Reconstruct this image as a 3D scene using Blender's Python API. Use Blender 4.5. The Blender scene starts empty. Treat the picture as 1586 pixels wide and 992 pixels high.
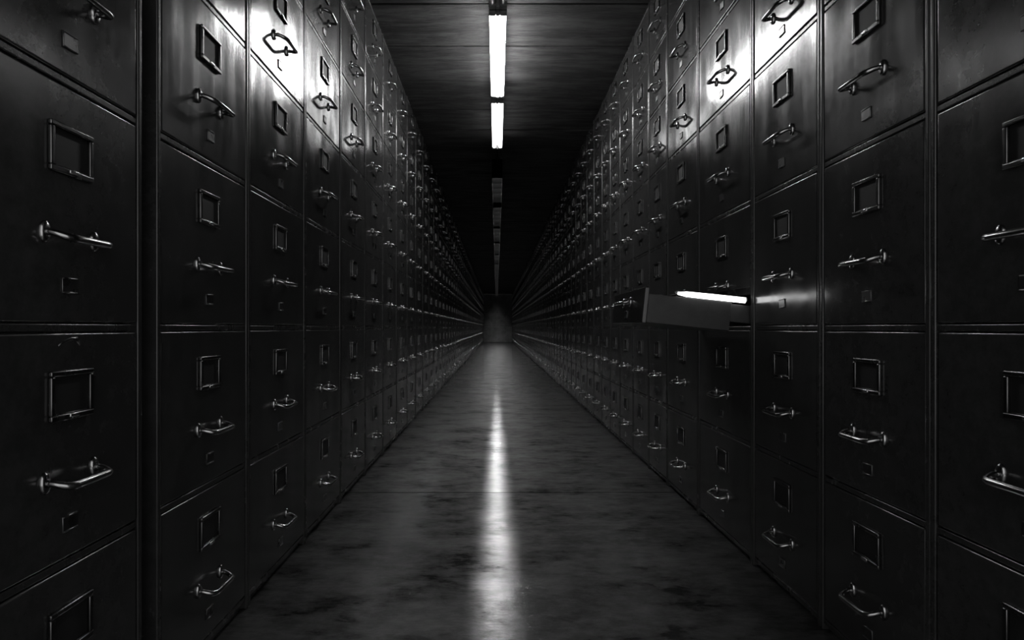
import bpy, bmesh, math, random
from mathutils import Vector, Matrix
random.seed(7)
C = bpy.context.scene.collection
PI = math.pi

# ------------------------------------------------------------------ dimensions
F_PX = 900.0
EYE = 0.658                      # camera height
LX, RX = 0.584, 0.71             # drawer fronts: left wall x = -LX, right wall x = +RX
CEIL = EYE + 1.535
END = 26.5
ROWS_L = [0.026, 0.338, 0.658, 0.994, 1.315, 1.617, 1.886, 2.166]
ROWS_R = [0.020, 0.331, 0.658, 1.011, 1.349, 1.626, 1.893, 2.166]
DEPTH = 0.46

# ------------------------------------------------------------------ helpers
def tag(o, label=None, cat=None, group=None, kind=None):
    if label: o['label'] = label
    if cat: o['category'] = cat
    if group: o['group'] = group
    if kind: o['kind'] = kind
    return o

def obj(name, me, parent=None, loc=(0, 0, 0), rot=(0, 0, 0)):
    o = bpy.data.objects.new(name, me)
    C.objects.link(o)
    if parent: o.parent = parent
    o.location = loc
    o.rotation_euler = rot
    return o

def empty(name, loc, rz=0):
    o = bpy.data.objects.new(name, None)
    C.objects.link(o)
    o.location = loc
    o.rotation_euler = (0, 0, rz)
    o.empty_display_size = 0.05
    return o

def add_box(bm, lo, hi, bevel=0.0, seg=2, mat=0, edges=None):
    r = bmesh.ops.create_cube(bm, size=1.0)
    vs = r['verts']
    c = [(a + b) / 2 for a, b in zip(lo, hi)]
    s = [b - a for a, b in zip(lo, hi)]
    for v in vs:
        v.co = Vector((c[0] + v.co.x * s[0], c[1] + v.co.y * s[1], c[2] + v.co.z * s[2]))
    fs = set(f for v in vs for f in v.link_faces)
    for f in fs: f.material_index = mat
    if bevel > 0:
        es = set(e for f in fs for e in f.edges)
        if edges: es = [e for e in es if edges(e)]
        n0 = set(bm.faces)
        r = bmesh.ops.bevel(bm, geom=list(es), offset=bevel, segments=seg, profile=0.5, affect='EDGES')
        for f in r['faces']:
            f.material_index = mat
            f.smooth = True

def add_tube(bm, pts, rad, n=10, mat=0, cap=True, up=Vector((0, 0, 1))):
    rings = []
    for i, p in enumerate(pts):
        p = Vector(p)
        a = Vector(pts[max(0, i - 1)]); b = Vector(pts[min(len(pts) - 1, i + 1)])
        t = (b - a).normalized()
        u = up.cross(t)
        if u.length < 1e-4: u = Vector((1, 0, 0)).cross(t)
        u.normalize(); w = t.cross(u)
        r = rad[i] if isinstance(rad, (list, tuple)) else rad
        rings.append([bm.verts.new(p + (u * math.cos(2 * PI * k / n) + w * math.sin(2 * PI * k / n)) * r) for k in range(n)])
    for a, b in zip(rings, rings[1:]):
        for k in range(n):
            f = bm.faces.new((a[k], a[(k + 1) % n], b[(k + 1) % n], b[k]))
            f.smooth = True; f.material_index = mat
    if cap:
        f = bm.faces.new(rings[0][::-1]); f.material_index = mat
        f = bm.faces.new(rings[-1]); f.material_index = mat

def mesh(name, bm, mats):
    bmesh.ops.recalc_face_normals(bm, faces=bm.faces)
    me = bpy.data.meshes.new(name)
    bm.to_mesh(me); bm.free()
    for m in mats: me.materials.append(m)
    return me

# ------------------------------------------------------------------ materials
def new_mat(name):
    m = bpy.data.materials.new(name); m.use_nodes = True
    nt = m.node_tree; nt.nodes.clear()
    out = nt.nodes.new('ShaderNodeOutputMaterial')
    p = nt.nodes.new('ShaderNodeBsdfPrincipled')
    nt.links.new(p.outputs[0], out.inputs[0])
    return m, nt, p

def N(nt, t, **kw):
    n = nt.nodes.new(t)
    for k, v in kw.items():
        if k in n.inputs: n.inputs[k].default_value = v
        else: setattr(n, k, v)
    return n

def noise(nt, vec, scale, detail=4, rough=0.55):
    n = N(nt, 'ShaderNodeTexNoise', Scale=scale, Detail=detail, Roughness=rough)
    nt.links.new(vec, n.inputs['Vector'])
    return n.outputs['Fac']

def mapr(nt, val, a, b, c, d):
    n = N(nt, 'ShaderNodeMapRange')
    for i, v in zip((1, 2, 3, 4), (a, b, c, d)): n.inputs[i].default_value = v
    nt.links.new(val, n.inputs[0])
    return n.outputs[0]

def math2(nt, op, a, b):
    n = nt.nodes.new('ShaderNodeMath'); n.operation = op
    for i, v in enumerate((a, b)):
        if isinstance(v, (int, float)): n.inputs[i].default_value = v
        else: nt.links.new(v, n.inputs[i])
    return n.outputs[0]

def grey(nt, val, sock):
    n = nt.nodes.new('ShaderNodeCombineColor')
    for i in range(3): nt.links.new(val, n.inputs[i])
    nt.links.new(n.outputs[0], sock)

def world_pos(nt, sx, sy, sz):
    g = nt.nodes.new('ShaderNodeNewGeometry')
    mp = N(nt, 'ShaderNodeMapping'); mp.inputs['Scale'].default_value = (sx, sy, sz)
    nt.links.new(g.outputs['Position'], mp.inputs['Vector'])
    return mp.outputs[0]

def bump(nt, h, strength, dist, sock):
    b = N(nt, 'ShaderNodeBump', Strength=strength, Distance=dist)
    nt.links.new(h, b.inputs['Height'])
    nt.links.new(b.outputs[0], sock)

def paint_mat(name, base, r0, r1, bumps=1.0):
    m, nt, p = new_mat(name)
    streak = noise(nt, world_pos(nt, 1, 22, 2.2), 1.0, 5, 0.6)       # brushed up and down
    fine = noise(nt, world_pos(nt, 1, 1, 1), 38.0, 6, 0.7)           # wear
    big = noise(nt, world_pos(nt, 1, 1, 1), 5.0, 3, 0.5)
    wear = mapr(nt, math2(nt, 'ADD', math2(nt, 'MULTIPLY', fine, 0.6), math2(nt, 'MULTIPLY', big, 0.4)), 0.45, 0.62, 0.0, 1.0)
    grey(nt, math2(nt, 'ADD', math2(nt, 'MULTIPLY', wear, base * 0.35), base * 0.85), p.inputs['Base Color'])
    rr = math2(nt, 'ADD', math2(nt, 'MULTIPLY', streak, 0.85), math2(nt, 'MULTIPLY', wear, 0.12))
    nt.links.new(mapr(nt, rr, 0.3, 0.75, r0, r1), p.inputs['Roughness'])
    p.inputs['IOR'].default_value = 1.6
    h = math2(nt, 'ADD', math2(nt, 'MULTIPLY', streak, 0.12), math2(nt, 'MULTIPLY', noise(nt, world_pos(nt, 1, 7, 3), 1.0, 1, 0.4), 2.2))
    bump(nt, h, 0.35 * bumps, 0.008, p.inputs['Normal'])
    return m

PAINT = paint_mat('dark_steel_paint', 0.034, 0.14, 0.25)
EDGE = paint_mat('dark_steel_frame', 0.030, 0.22, 0.32, 0.15)

def metal_mat(name, base, rough, var=0.1):
    m, nt, p = new_mat(name)
    n = noise(nt, world_pos(nt, 1, 1, 1), 40.0, 3, 0.5)
    grey(nt, mapr(nt, n, 0.3, 0.7, base * 0.7, base * 1.1), p.inputs['Base Color'])
    nt.links.new(mapr(nt, n, 0.3, 0.7, rough - var * 0.5, rough + var), p.inputs['Roughness'])
    p.inputs['Metallic'].default_value = 1.0
    return m
CHROME = metal_mat('worn_nickel', 0.40, 0.19, 0.08)
FRAME_METAL = metal_mat('tarnished_steel', 0.16, 0.26, 0.02)
TAB_METAL = metal_mat('bright_steel_tab', 0.7, 0.2)
PLATE_METAL = metal_mat('number_plate_metal', 0.17, 0.28, 0.06)

def plain(name, base, rough, metallic=0.0, ior=1.45):
    m, nt, p = new_mat(name)
    n = noise(nt, world_pos(nt, 1, 1, 1), 30.0, 4, 0.6)
    grey(nt, mapr(nt, n, 0.3, 0.7, base * 0.8, base * 1.2), p.inputs['Base Color'])
    p.inputs['Roughness'].default_value = rough
    p.inputs['Metallic'].default_value = metallic
    p.inputs['IOR'].default_value = ior
    return m
CARD = plain('dark_card', 0.012, 0.6)
HOUSING = plain('lamp_housing_enamel', 0.5, 0.4)
HOLDER = plain('lampholder_plastic', 0.16, 0.4)
ADDED_LOUVRE = plain('added_louvre_black', 0.0012, 0.9, 0, 1.05)  # for the louvres added to darken the far lights from the camera
CABLE = plain('black_cable', 0.012, 0.6)
BOXSTEEL = plain('drawer_box_steel', 0.034, 0.45)

def emit_mat(name, s):
    m = bpy.data.materials.new(name); m.use_nodes = True
    nt = m.node_tree; nt.nodes.clear()
    out = nt.nodes.new('ShaderNodeOutputMaterial')
    e = N(nt, 'ShaderNodeEmission', Strength=s)
    nt.links.new(e.outputs[0], out.inputs[0])
    return m
TUBE = emit_mat('lit_fluorescent_tube', 62.0)
TUBE_WEAK = emit_mat('lit_fluorescent_tube_ageing', 8.0)
TUBE_FAR = emit_mat('lit_tube_behind_added_louvre', 58.0)  # strong for the floor streak, hidden from direct view by added louvres
TUBE_OFF = plain('unlit_tube_glass', 0.6, 0.15)
GLOW = emit_mat('lit_hand_lamp', 4.0)

def floor_mat():
    m, nt, p = new_mat('polished_concrete')
    big = noise(nt, world_pos(nt, 0.85, 1.25, 1), 4.2, 9, 0.68)
    mid = noise(nt, world_pos(nt, 0.8, 1.6, 1), 17.0, 8, 0.7)
    fine = noise(nt, world_pos(nt, 1, 1, 1), 110.0, 5, 0.7)
    mix = math2(nt, 'ADD', math2(nt, 'MULTIPLY', big, 0.6), math2(nt, 'MULTIPLY', mid, 0.4))
    grey(nt, mapr(nt, mix, 0.40, 0.61, 0.002, 0.070), p.inputs['Base Color'])
    nt.links.new(mapr(nt, mix, 0.40, 0.60, 0.55, 0.33), p.inputs['Roughness'])
    nt.links.new(mapr(nt, mix, 0.39, 0.62, 0.05, 0.5), p.inputs['Specular IOR Level'])
    p.inputs['IOR'].default_value = 1.5
    nt.links.new(mapr(nt, mix, 0.38, 0.61, 0.25, 1.0), p.inputs['Coat Weight'])
    p.inputs['Coat IOR'].default_value = 2.4
    rr = math2(nt, 'ADD', math2(nt, 'MULTIPLY', mix, 0.6), math2(nt, 'MULTIPLY', fine, 0.4))
    nt.links.new(mapr(nt, rr, 0.38, 0.62, 0.105, 0.025), p.inputs['Coat Roughness'])
    wav = noise(nt, world_pos(nt, 1, 1, 1), 4.5, 2, 0.5)
    h = math2(nt, 'ADD', math2(nt, 'MULTIPLY', wav, 0.5), math2(nt, 'ADD', math2(nt, 'MULTIPLY', mid, 0.16), math2(nt, 'MULTIPLY', fine, 0.06)))
    bump(nt, h, 0.5, 0.006, p.inputs['Coat Normal'])
    bump(nt, mid, 0.4, 0.01, p.inputs['Normal'])
    return m
FLOOR = floor_mat()

def ceiling_mat():
    m, nt, p = new_mat('rough_board_marked_concrete')
    grain = noise(nt, world_pos(nt, 1.3, 7, 4), 2.6, 9, 0.72)
    big = noise(nt, world_pos(nt, 1, 3, 1), 2.0, 4, 0.6)
    mix = math2(nt, 'ADD', math2(nt, 'MULTIPLY', grain, 0.7), math2(nt, 'MULTIPLY', big, 0.3))
    grey(nt, mapr(nt, mix, 0.45, 0.575, 0.001, 0.034), p.inputs['Base Color'])
    p.inputs['Roughness'].default_value = 0.8
    bump(nt, mix, 1.0, 0.05, p.inputs['Normal'])
    return m
CEILING = ceiling_mat()

def wall_mat(name, lo, hi):
    m, nt, p = new_mat(name)
    big = noise(nt, world_pos(nt, 1, 1, 1), 3.0, 8, 0.65)
    grey(nt, mapr(nt, big, 0.35, 0.65, lo, hi), p.inputs['Base Color'])
    p.inputs['Roughness'].default_value = 0.7
    bump(nt, big, 0.5, 0.01, p.inputs['Normal'])
    return m
WALL = wall_mat('dark_plaster', 0.03, 0.06)
BLOCK = wall_mat('concrete_block', 0.12, 0.26)

# ------------------------------------------------------------------ the setting
XL, XR = -(LX + DEPTH + 0.03), RX + DEPTH + 0.03
Y0 = -0.7
def slab(name, lo, hi, m):
    bm = bmesh.new(); add_box(bm, lo, hi)
    return tag(obj(name, mesh(name, bm, [m])), kind='structure')
# floor: poured slabs with open joints across the aisle
bm = bmesh.new()
joints = [Y0 - 0.2, 2.32, 6.9, 11.5, 16.1, 20.7, END + 0.2]
for a, b in zip(joints, joints[1:]):
    add_box(bm, (XL - .2, a + 0.004, -0.12), (XR + .2, b - 0.004, 0.0))
add_box(bm, (XL - .2, Y0 - .2, -0.2), (XR + .2, END + .2, -0.12))
tag(obj('floor', mesh('floor', bm, [FLOOR])), kind='structure')
# ceiling: boards across the aisle, slightly uneven
bm = bmesh.new()
y = Y0 - 0.2; k = 0
rnd = random.Random(3)
edges = [Y0 - .2, .2, .62, 1.05, 1.5, 1.95, 2.33, 2.76, 3.17, 3.62, 4.1, 4.52, 4.95]
while edges[-1] < END: edges.append(edges[-1] + rnd.choice((.36, .42, .45, .5)))
for a, b in zip(edges, edges[1:]):
    dz = rnd.uniform(0, 0.008)
    add_box(bm, (XL - .2, a + 0.004, CEIL + dz), (XR + .2, b - 0.004, CEIL + 0.1), 0.003, 1)
add_box(bm, (XL - .2, Y0 - .2, CEIL + 0.1), (XR + .2, END + .2, CEIL + 0.2))
tag(obj('ceiling', mesh('ceiling', bm, [CEILING])), kind='structure')
slab('wall_left', (XL - 0.15, Y0 - .2, 0), (XL, END + .2, CEIL), WALL)
slab('wall_right', (XR, Y0 - .2, 0), (XR + 0.15, END + .2, CEIL), WALL)
bm = bmesh.new()
zs = [0.0, EYE + 0.06, EYE + 0.68, CEIL]
for i, (a, b) in enumerate(zip(zs, zs[1:])):
    xs = [XL, -0.16 + 0.2 * (i % 2), XR]
    for c, d in zip(xs, xs[1:]):
        add_box(bm, (c + 0.006, END, a + 0.008), (d - 0.006, END + 0.1, b - 0.008), 0.006, 1)
add_box(bm, (XL, END + 0.012, 0), (XR, END + 0.15, CEIL))
tag(obj('wall_back', mesh('wall_back', bm, [BLOCK])), kind='structure')

# ------------------------------------------------------------------ drawer parts (face plane x = 0, looking to +x)
def handle_bm(bm, z=0.0, mat=0, n=10):
    for s in (-1, 1):                                   # oval foot plates
        rings = []
        for x, k in ((0.0005, 1.0), (0.003, 1.0), (0.0052, 0.8), (0.006, 0.45)):
            rings.append([bm.verts.new((x, s * 0.046 + 0.0082 * k * math.cos(2 * PI * i / 14), z + 0.0145 * k * math.sin(2 * PI * i / 14))) for i in range(14)])
        for a, b in zip(rings, rings[1:]):
            for i in range(14):
                f = bm.faces.new((a[i], a[(i + 1) % 14], b[(i + 1) % 14], b[i])); f.smooth = True; f.material_index = mat
        f = bm.faces.new(rings[-1]); f.material_index = mat
    pts = [(0.003, -0.046, z), (0.011, -0.046, z - 0.0005), (0.019, -0.0445, z - 0.003), (0.0255, -0.041, z - 0.0055), (0.0300, -0.036, z - 0.0068), (0.0318, -0.029, z - 0.0072)]
    pts = pts + [(x, -yy, zz) for x, yy, zz in reversed(pts)]
    rad = [0.0048, 0.0044, 0.0046, 0.005, 0.0054, 0.0052]
    add_tube(bm, pts, rad + rad[::-1], n, mat)

def frame_bm(bm, z=0.0, w=0.080, h=0.067, mf=0, mc=1, mt=2):
    b, t = 0.0075, 0.0062
    y0, y1, z0, z1 = -w / 2, w / 2, z - h / 2, z + h / 2
    add_box(bm, (0.0, y0, z1 - b), (t, y1, z1), 0.0018, 2, mf)
    add_box(bm, (0.0, y0, z0), (t, y1, z0 + b * 1.15), 0.0018, 2, mf)
    add_box(bm, (0.0, y0, z0 + b), (t * .96, y0 + b, z1 - b), 0.0018, 2, mf)
    add_box(bm, (0.0, y1 - b, z0 + b), (t * .96, y1, z1 - b), 0.0018, 2, mf)
    add_box(bm, (0.0, y0 + b, z0 + b), (0.0012, y1 - b, z1 - b), 0, 1, mc)
    add_box(bm, (0.001, y0 + 0.011, z0 + b * 1.1), (0.0042, y1 - 0.011, z0 + b * 1.1 + 0.002), 0.0006, 1, mf)
    add_box(bm, (0.004, -0.0085, z0 + b * 0.35), (0.0078, 0.0085, z0 + b * 1.1), 0.0012, 2, mt)

def plate_bm(bm, z=0.0, mat=0):
    add_box(bm, (0.0, -0.014, z - 0.011), (0.0022, 0.014, z + 0.011), 0.0008, 1, mat)
    add_box(bm, (0.0, -0.0132, z + 0.0085), (0.0034, 0.0132, z + 0.0108), 0.0008, 1, mat)
    add_box(bm, (0.0, -0.0132, z - 0.0108), (0.0034, 0.0132, z - 0.0085), 0.0008, 1, mat)

bm = bmesh.new(); handle_bm(bm); HANDLE = mesh('handle', bm, [CHROME])
bm = bmesh.new(); frame_bm(bm); LABEL = mesh('label_frame', bm, [FRAME_METAL, CARD, TAB_METAL])
bm = bmesh.new(); plate_bm(bm); PLATE = mesh('number_plate', bm, [PLATE_METAL])

_cache = {}
def front_me(w, h, full):
    key = (round(w, 3), round(h, 3), full)
    if key in _cache: return _cache[key]
    bm = bmesh.new()
    add_box(bm, (-0.018, -w / 2, 0), (0, w / 2, h), 0.0032, 3, 0)
    mats = [PAINT]
    if not full:
        handle_bm(bm, h * 0.37, 1, 6)
        frame_bm(bm, h * 0.715, mf=2, mc=3, mt=4)
        plate_bm(bm, h * 0.17, 5)
        mats = [PAINT, CHROME, FRAME_METAL, CARD, TAB_METAL, PLATE_METAL]
    _cache[key] = mesh('drawer', bm, mats)
    return _cache[key]

def body_me(w, rows, slot=None):
    key = ('b', round(w, 3), rows[3], slot)
    if key in _cache: return _cache[key]
    bm = bmesh.new()
    h = rows[-1] + 0.010
    W = w / 2 - 0.0006
    xb = -DEPTH
    for s in (-1, 1):                                    # sides that end in rounded front stiles
        a, b = (W - 0.0105, W) if s > 0 else (-W, -W + 0.0105)
        add_box(bm, (xb, a, 0), (0.0012, b, h), 0.0028, 3)
    add_box(bm, (xb, -W + .009, 0.0), (xb + 0.004, W - .009, h - .005))
    add_box(bm, (xb, -W + .009, h - 0.006), (-0.004, W - .009, h - .0005), 0.001, 1)
    add_box(bm, (xb, -W + .009, 0.0), (-0.012, W - .009, rows[0] - 0.002), 0.002, 1)
    for i, z in enumerate(rows):                         # rails between the drawers
        lo, hi = (z - 0.014, z + 0.014) if 0 < i < len(rows) - 1 else ((z - 0.004, z + 0.014) if i == 0 else (z - 0.014, z + 0.006))
        if slot and i == slot[0]: hi = z + 0.004
        add_box(bm, (-0.06, -W + .009, lo), (-0.0105, W - .009, hi), 0.0015, 1)
        add_box(bm, (-0.03, -W + .0095, z - 0.0052), (-0.0018, W - .0095, min(z + 0.0052, hi)), 0.0016, 2)
    if slot:
        add_box(bm, (-0.06, -W + .009, slot[1] - .012), (-0.0085, W - .009, slot[1] + .012), 0.0015, 1)
    _cache[key] = mesh('body', bm, [EDGE])
    return _cache[key]

ONES = ['', 'first', 'second', 'third', 'fourth', 'fifth', 'sixth', 'seventh', 'eighth', 'ninth', 'tenth', 'eleventh', 'twelfth', 'thirteenth',
        'fourteenth', 'fifteenth', 'sixteenth', 'seventeenth', 'eighteenth', 'nineteenth']
TENS = ['', '', 'twent', 'thirt', 'fort', 'fift', 'sixt', 'sevent', 'eight', 'ninet']
def ordinal(n):
    if n < 20: return ONES[n]
    t, o = divmod(n, 10)
    return TENS[t] + ('ieth' if o == 0 else 'y-' + ONES[o])

UNIQUE = 24
def cabinet(side, d0, d1, n, rows, full, label, group, scale=1.0, slot=None):
    """a column of drawers between depths d0 and d1"""
    w = d1 - d0
    x, rz = (-LX, 0) if side == 'left' else (RX, PI)
    t = empty('filing_cabinet', (x, (d0 + d1) / 2, 0), rz)
    tag(t, label, 'filing cabinet', group)
    obj('body', body_me(w, rows, slot), t)
    for i, (z0, z1) in enumerate(zip(rows, rows[1:])):
        zb, zt = z0 + 0.0072, z1 - 0.0072
        if slot and i == slot[0]: zb = slot[1] + 0.0068
        dw = w - 0.0265
        h = zt - zb
        jit = random.gauss(0, 0.0022)
        dr = obj('drawer', front_me(dw, h, full), t, (-random.uniform(0, 0.0012), 0, zb), (0, random.gauss(0, 0.0016), jit))
        if full:
            hp, fp, pp = (0.37, 0.715, 0.17)
            H = z1 - z0
            zh, zf, zp = H * hp - 0.007, H * fp - 0.007, H * pp - 0.007
            if slot and i == slot[0]:
                zh, zf, zp = zh - (zb - z0 - .0072), zf - (zb - z0 - .0072), None
            hd = obj('handle', HANDLE, dr, (0, random.uniform(-.0015, .0015), zh), (0, random.gauss(0, .03), 0))
            lf = obj('label_frame', LABEL, dr, (0, random.uniform(-.001, .001), zf))
            if scale != 1.0: hd.scale = (1, scale, 1)
            if zp is not None:
                obj('number_plate', PLATE, dr, (0, random.uniform(-.004, .004), zp), (random.gauss(0, .03), 0, 0))
    return t

# ---- left row
left = [(0.636, 0.957), (0.999, 1.367)]
while left[-1][1] < END - 0.42: left.append((left[-1][1], left[-1][1] + 0.4062))
left[-1] = (left[-1][0], END - 0.004)
# ---- right row
re_ = [0.590, 0.951, 1.275, 1.614, 2.048, 2.42, 2.713, 3.030, 3.345, 3.63, 3.92, 4.24, 4.57]
while re_[-1] < END - 0.33: re_.append(re_[-1] + 0.322)
re_[-1] = END - 0.004
right = list(zip(re_, re_[1:]))
OPEN_Z = EYE + 0.107
for side, cols, rows in (('left', left, ROWS_L), ('right', right, ROWS_R)):
    for n, (a, b) in enumerate(cols, 1):
        full = a < 8.5
        grp = 'filing cabinets of the %s row' % side
        if n == 1:
            lab = 'dark steel filing cabinet cut off by the %s edge of the photo' % side
        elif side == 'right' and n == 4:
            lab = 'dark steel filing cabinet with the pulled-out shallow drawer and glowing light'
        elif n <= UNIQUE:
            lab = 'dark steel filing cabinet, %s from the near end of the %s row' % (ordinal(n), side)
        else:
            lab = 'dark steel filing cabinet in the dim far stretch of the %s row' % side
            grp = 'far filing cabinets of the %s row' % side
        slot = (2, OPEN_Z) if side == 'right' and n == 4 else None
        t = cabinet(side, a, b, n, rows, full, lab, grp, 1.0, slot)
        if slot: OPEN_CAB = t
        if side == 'left' and n == 1: LEFT1 = t

# paint chip on the left front cabinet
for ch in LEFT1.children:
    if ch.name.startswith('drawer') and abs(ch.location.z - ROWS_L[1] - 0.0072) < 0.001:
        bm = bmesh.new()
        pts = [(0.0004, -0.022, -0.006), (0.0006, -0.010, 0.001), (0.0007, 0.002, 0.004), (0.0007, 0.012, 0.003), (0.0005, 0.018, -0.006)]
        add_tube(bm, pts, [0.0015, 0.0028, 0.0022, 0.0042, 0.0012], 6)
        for v in bm.verts: v.co.x = v.co.x * 0.25
        o = obj('paint_chip', mesh('paint_chip', bm, [PLATE_METAL]), ch, (0, 0, 0.294))
        o['label'] = 'bare metal chip in the paint'

# ---- the pulled-out shallow drawer of the fourth cabinet in the right row
# local frame of the cabinet: +x towards the aisle, +y towards the camera (rotated by pi)
cy = (1.614 + 2.048) / 2
hw = (2.048 - 1.614) / 2
half = hw - 0.016
tilt = -math.radians(6.0)
piv = Vector((0.0, 0.0, EYE - 0.0145))                     # underside of the box where it leaves the cabinet
def rotm(): return Matrix.Translation(piv) @ Matrix.Rotation(tilt, 4, 'Y')
fx = RX - 0.404
bm = bmesh.new()
add_box(bm, (fx - 0.014, -half - 0.006, -0.004), (fx, half + 0.006, 0.098), 0.003, 3)
dr = obj('drawer', mesh('drawer_front', bm, [PAINT]), OPEN_CAB)
dr.matrix_local = rotm()
bm = bmesh.new()
xb = 0.058
add_box(bm, (xb, half - 0.003, 0.0), (fx - 0.013, half, 0.080), 0.001, 1)
add_box(bm, (xb, -half, 0.0), (fx - 0.013, -half + 0.003, 0.080), 0.001, 1)
add_box(bm, (xb, -half + .002, 0.0), (fx - 0.013, half - .002, 0.003))
add_box(bm, (xb, -half + .002, 0.0), (xb + 0.003, half - .002, 0.08))
o = obj('drawer_box', mesh('drawer_box', bm, [BOXSTEEL]), dr)
bm = bmesh.new()
bm.free()
for s in (-1, 1):                                         # runners that carry the box
    a, b = (half - 0.010, half - 0.006) if s > 0 else (-half + 0.006, -half + 0.010)
    bm = bmesh.new()
    add_box(bm, (-0.11, a, 0.026), (xb + 0.05, b, 0.076), 0.001, 1)
    obj('runner', mesh('runner', bm, [BOXSTEEL]), dr)
obj('handle', HANDLE, dr, (fx, 0, 0.062))
obj('number_plate', PLATE, dr, (fx, 0.004, 0.024))

# ---- the light lying on the drawer's rim
M = OPEN_CAB.matrix_basis.copy()
M = Matrix.Translation(OPEN_CAB.location) @ Matrix.Rotation(PI, 4, 'Z')
p0 = M @ (rotm() @ Vector((0.215, half + 0.003, 0.0892)))
p1 = M @ (rotm() @ Vector((0.023, half + 0.003, 0.0892)))
lt = empty('tube_lamp', (p0 + p1) / 2)
tag(lt, 'glowing white tube lamp lying on the rim of the pulled-out shallow drawer', 'lamp')
inv = Matrix.Translation(-lt.location)
def seg_(a, b): return [inv @ p0.lerp(p1, a), inv @ p0.lerp(p1, b)]
bm = bmesh.new()
q = [inv @ p0.lerp(p1, k) for k in (0.0, 0.06, 0.14, 0.5, 1.0)]
add_tube(bm, q, [0.003, 0.0052, 0.0076, 0.0080, 0.0080], 14)
obj('tube', mesh('tube', bm, [GLOW]), lt)
bm = bmesh.new(); add_tube(bm, seg_(-0.03, 0.004), 0.0034, 12); obj('end_cap', mesh('end_cap', bm, [TAB_METAL]), lt)
bm = bmesh.new(); add_tube(bm, seg_(0.996, 1.02), 0.0082, 12); obj('end_cap', mesh('end_cap', bm, [TAB_METAL]), lt)

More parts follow.
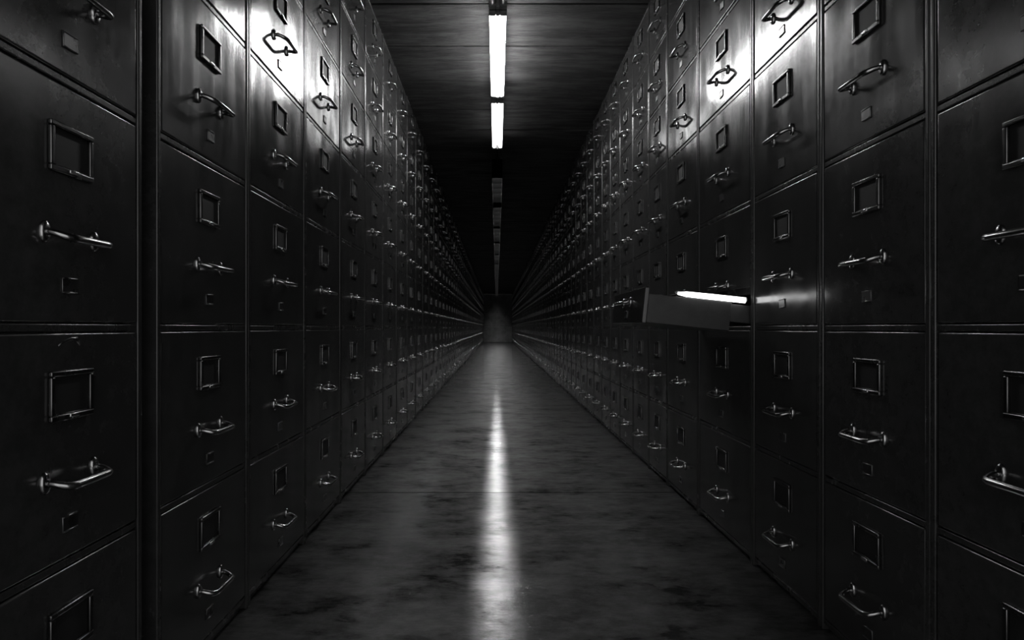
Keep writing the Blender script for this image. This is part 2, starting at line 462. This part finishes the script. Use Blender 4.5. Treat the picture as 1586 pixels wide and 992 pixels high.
# ------------------------------------------------------------------ ceiling lights along the aisle
ZT = EYE + 1.44
def light(y0, y1, lit, label, cut=None, uplight=False):
    ym, hl = (y0 + y1) / 2, (y1 - y0) / 2
    t = empty('ceiling_light', (0.006, ym, CEIL))
    tag(t, label, 'ceiling light', 'twin-tube ceiling lights over the aisle')
    zt = ZT - CEIL
    bm = bmesh.new()
    add_box(bm, (-0.034, -hl, zt + 0.022), (0.034, hl, 0.0), 0.004, 2)
    add_box(bm, (-0.008, -hl + .01, zt + 0.004), (0.008, hl - .01, zt + 0.023), 0.003, 2)
    obj('housing', mesh('housing', bm, [HOUSING]), t)
    for s in (-1, 1):
        bm = bmesh.new()
        add_tube(bm, [(s * 0.0235, -hl + 0.035, zt), (s * 0.0235, hl - 0.035, zt)], 0.0145, 14)
        obj('tube', mesh('tube', bm, [TUBE if lit == 'bright' else TUBE_WEAK if lit == 'weak' else TUBE_FAR if lit == 'far' else TUBE_OFF]), t)
    for s in (-1, 1):
        bm = bmesh.new()
        a, b = sorted((s * hl, s * (hl - 0.036)))
        add_box(bm, (-0.0405, a, zt - 0.0165), (-0.008, b, zt + 0.024), 0.006, 3)
        add_box(bm, (0.008, a, zt - 0.0165), (0.0405, b, zt + 0.024), 0.006, 3)
        add_box(bm, (-0.009, a + .006, zt - 0.0185), (0.009, b - .006, zt + 0.024), 0.004, 3)
        obj('lampholder', mesh('lampholder', bm, [HOLDER]), t)
    if cut:  # added louvres and skirts hide the lit tubes, yet leave the floor streak
        dp = 0.060
        n = max(3, round(2 * hl / (dp / cut)))
        bm = bmesh.new()
        zb = zt - 0.016 - dp
        for s in (-1, 1):
            a, b = sorted((s * 0.0445, s * 0.047))
            add_box(bm, (a, -hl - .004, zb - 0.08), (b, hl + .004, zt + 0.0192 if uplight else 0.0))
        for k in range(n + 1):
            yy = -hl + 2 * hl * k / n
            add_box(bm, (-0.0455, yy - 0.001, zb), (0.0455, yy + 0.001, zb + dp))
        for s in (-1, 1):
            a, b = sorted((s * (hl + .001), s * (hl + .004)))
            add_box(bm, (-0.046, a, zb), (0.046, b, 0.0))
        obj('added_louvre', mesh('added_louvre', bm, [ADDED_LOUVRE]), t)
    return t
light(1.62, 2.60, 'off', 'unlit twin-tube ceiling light, only its end shows at the top edge')
light(2.62, 3.615, 'bright', 'longer blazing white twin-tube ceiling light above the aisle')
light(3.655, 4.64, 'weak', 'shorter-looking blazing white ceiling light just behind the longer one')
y = 5.29; k = 0
far = [(5.29, 6.32), (6.60, 7.80), (8.0, 9.2)]  # third one added, lit for an unbroken streak on the floor
while far[-1][1] + 1.5 < END - 0.3: far.append((far[-1][1] + 0.2, far[-1][1] + 1.55))
for k, (a, b) in enumerate(far, 1):
    cut = 1.85 / b
    light(a, b, 'far', 'dim ceiling light with added tube-hiding louvres, %s beyond the two blazing ones' % ordinal(k), cut, False)
# cable between the lit lights and the ones with added louvres
bm = bmesh.new()
cpts = [(0.006, 4.62, CEIL - 0.02), (0.008, 4.72, CEIL - 0.0065), (0.006, 4.95, CEIL - 0.006), (0.009, 5.15, CEIL - 0.006), (0.006, 5.30, CEIL - 0.012)]
add_tube(bm, cpts, 0.0055, 8)
tag(obj('power_cable', mesh('power_cable', bm, [CABLE])), 'thin black cable on the ceiling behind the second blazing light', 'cable')

# ------------------------------------------------------------------ camera, world, view
w = bpy.data.worlds.new('world'); bpy.context.scene.world = w
w.use_nodes = True
w.node_tree.nodes['Background'].inputs[0].default_value = (1, 1, 1, 1)
w.node_tree.nodes['Background'].inputs[1].default_value = 1.0  # added white fill, enters by the open end left behind the camera
cam = bpy.data.cameras.new('camera')
cam.sensor_width = 36.0
cam.lens = 36.0 * F_PX / 1586.0
cam.shift_x = 24.0 / 1586.0
cam.shift_y = 12.0 / 1586.0
cam.clip_start = 0.02
co = bpy.data.objects.new('camera', cam); C.objects.link(co)
co.location = (0, 0, EYE)
co.rotation_euler = (PI / 2, 0, 0)
sc = bpy.context.scene
sc.camera = co
sc.view_settings.view_transform = 'Standard'
sc.view_settings.look = 'None'
sc.view_settings.gamma = 1.0
sc.view_settings.exposure = 0.0
sc.view_settings.use_curve_mapping = False
